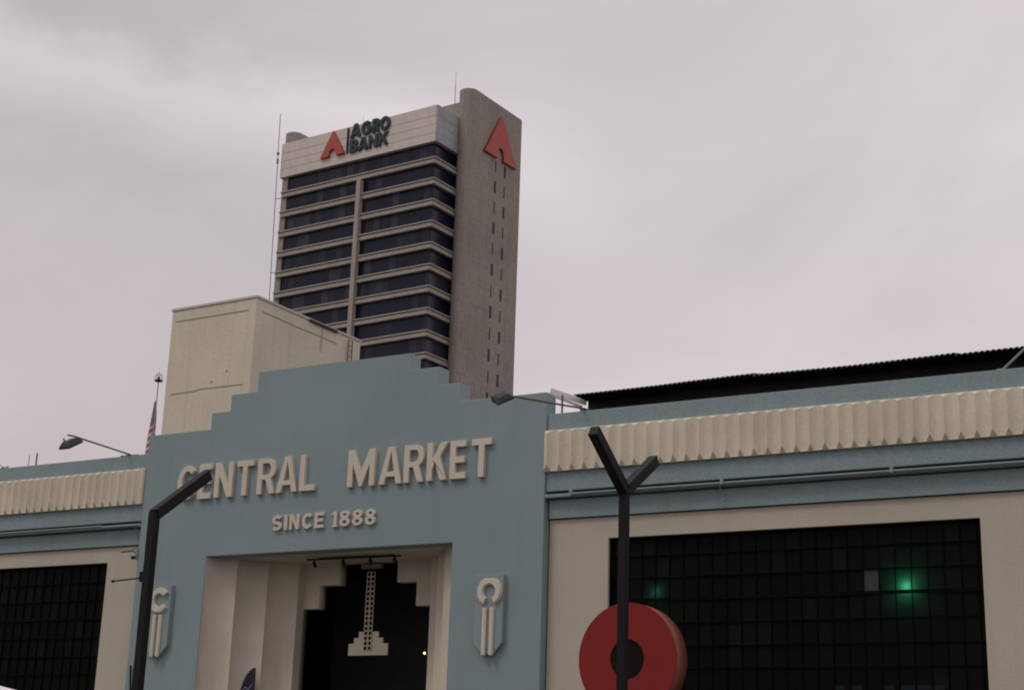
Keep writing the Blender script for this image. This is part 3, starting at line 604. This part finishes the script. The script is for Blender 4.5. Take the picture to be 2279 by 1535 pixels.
for k in range(28):
    zt = 99.1 - k * 3.62
    if zt < 2: break
    o = MB().prism(wrap(-.12, .12, 7.0, -32.6), zt - 1.0, zt - .38).build('spandrel_band', TBAND, tw)
    MB().prism(wrap(-.0, .0, 7.0, -32.7), zt - .22, zt).build('band_lip', TBAND, o); MB().prism(wrap(-.4, .4, 7.0, -32.3), zt - .378, zt - .222).build('band_recess', BLACK, o)  # shade in the recess under the lip is painted in as black
MB().box(-32.5, -31.7, .45, 12, 0, 101.7).build('corner_pier', TSLAB, tw)
MB().box(-15.75, -14.9, -.35, .6, 0, 97.9).build('service_column', TBAND, tw, .04)
MB().box(-32.6, .8, 6.0, 18, 101.8, 110.85).build('roof_core', TSLAB, tw)
MB().box(-31.6, -.8, 12.01, 20, 0, 101.7).build('rear_body', TSLAB, tw)
def slab(xc, v0, v1, r, h):
    pts = [(xc + r * math.cos(R(a)), v0 + r * math.sin(R(a))) for a in range(180, 361, 9)] + [(xc + r * math.cos(R(a)), v1 + r * math.sin(R(a))) for a in range(0, 181, 9)]
    o = MB().prism(pts, 0, h).build('end_slab', TSLAB, tw)
    for p_ in o.data.polygons: p_.use_smooth = abs(p_.normal.z) < .5
    sh = o.modifiers.new('es', 'EDGE_SPLIT'); sh.split_angle = R(40)
    return o
es_ = slab(.95, 7.3, 20.5, 1.6, 113.0); slab(-34.9, 5.0, 20.5, 1.6, 112.0)
SLITG = mat('dusty_slit_glass', (.09, .08, .075))
for k in range(28):
    zc = 101.6 - k * 3.62
    if zc < 3: break
    for c, v in enumerate((13.45, 16.25)):
        if zc > 99 and False: continue
        wdt = .62 if (k + c) % 2 else .36
        MB().box(2.552, 2.575, v - wdt / 2, v + wdt / 2, zc - 1.05, zc + 1.0).build('slit_window', BLACK if (k + c) % 2 else SLITG, es_)
gl = MB()
for k in range(29):
    z = 112.2 - k * 3.62
    if z > 1: gl.box(2.551, 2.558, 7.6, 20.4, z, z + .05)
for v in (9.6, 11.7, 17.9): gl.box(2.551, 2.557, v, v + .04, 2, 112.9)
gl.build('pour_joint', mat('dark_concrete_joint', (.2, .18, .155)), es_)
for (x, y, z0, z1, d0) in ( (-17.9, 3, 108, 111.2, .09), (-1.45, 6.6, 110.8, 117.0, .12)):
    a = MB().beam((x, y, z0), (x, y, z0 + (z1 - z0) * .62), d0, n=8); a.beam((x, y, z0 + (z1 - z0) * .62), (x, y, z1), d0 * .55, n=8)
    if x < -30:
        for z, q_ in ((106.2, .2), (105.2, .12), (104.6, .1)): a.box(x - q_, x + q_, y - .15, y + .15, z, z + .4)
        for z in (98, 84.6, 70): a.beam((x, y, z), (-32.6, .5, z), .12)
    a.build('antenna_mast', RUST if x < -30 else POLE, tw)

MASTM = mat('pinkish_grey_mast', (.24, .2, .19))
a = MB().beam((-33.05, -.1, 72), (-34.05, -.1, 113.9), .13, n=8)
for z, q_ in ((106.2, .2), (105.0, .12), (104.5, .1)):
    xx = -33.05 - (z - 72) / 41.9; a.box(xx - q_, xx + q_, -.25, .05, z, z + .4)
for z in (98, 84.6, 73): a.beam((-33.05 - (z - 72) / 41.9, -.1, z), (-32.6, .3, z), .1)
a.build('antenna_mast', MASTM, tw)
def a_logo(x0, x1, z0, z1, ax0, ax1, axz, apx):
    aw = (ax1 - ax0) / 2; am = (ax0 + ax1) / 2
    return [(x0, z0), (ax0, z0)] + [(am - aw * math.cos(R(a)), axz - aw * 1.0 + aw * 1.0 * math.sin(R(a))) for a in range(0, 181, 12)] + [(ax1, z0), (x1, z0), (apx + .22, z1 - .35), (apx, z1), (apx - .22, z1 - .35)]
s1 = thing('roof_sign', 'red pointed emblem with navy lettering on the pale tower fascia', 'sign', tuple(tw.location), R(-3.8775))
flat('emblem', [a_logo(-23.95, -18.75, 103.3, 107.85, -22.1, -20.55, 104.55, -21.35)], -.5, -.02, REDS, s1)
MB().box(-18.42, -18.22, -.35, -.02, 103.25, 107.75).build('divider', NAVY, s1)
write([('A', -17.75, -15.55), ('G', -15.45, -13.35), ('R', -13.15, -11.6), ('O', -11.55, -9.45)], 105.72, 108.2, .225, -.35, -.02, NAVY, s1)
write([('B', -17.70, -16.0), ('A', -15.95, -13.9), ('N', -13.75, -11.9), ('K', -11.7, -9.7)], 103.1, 105.4, .225, -.35, -.02, NAVY, s1)
s3 = thing('roof_sign', 'large red pointed emblem high on the brown end slab of the tower', 'sign', tuple(tw.location), R(-3.8775))
me_o = flat('emblem', [a_logo(9.5, 19.05, 103.05, 111.0, 13.35, 15.15, 105.1, 14.3)], 0, .45, REDS, s3)
for v in me_o.data.vertices: x, y, z = v.co; v.co = (3.03 - y, x, z)
bmf = bmesh.new(); bmf.from_mesh(me_o.data); bmesh.ops.recalc_face_normals(bmf, faces=bmf.faces[:]); bmf.to_mesh(me_o.data); bmf.free()
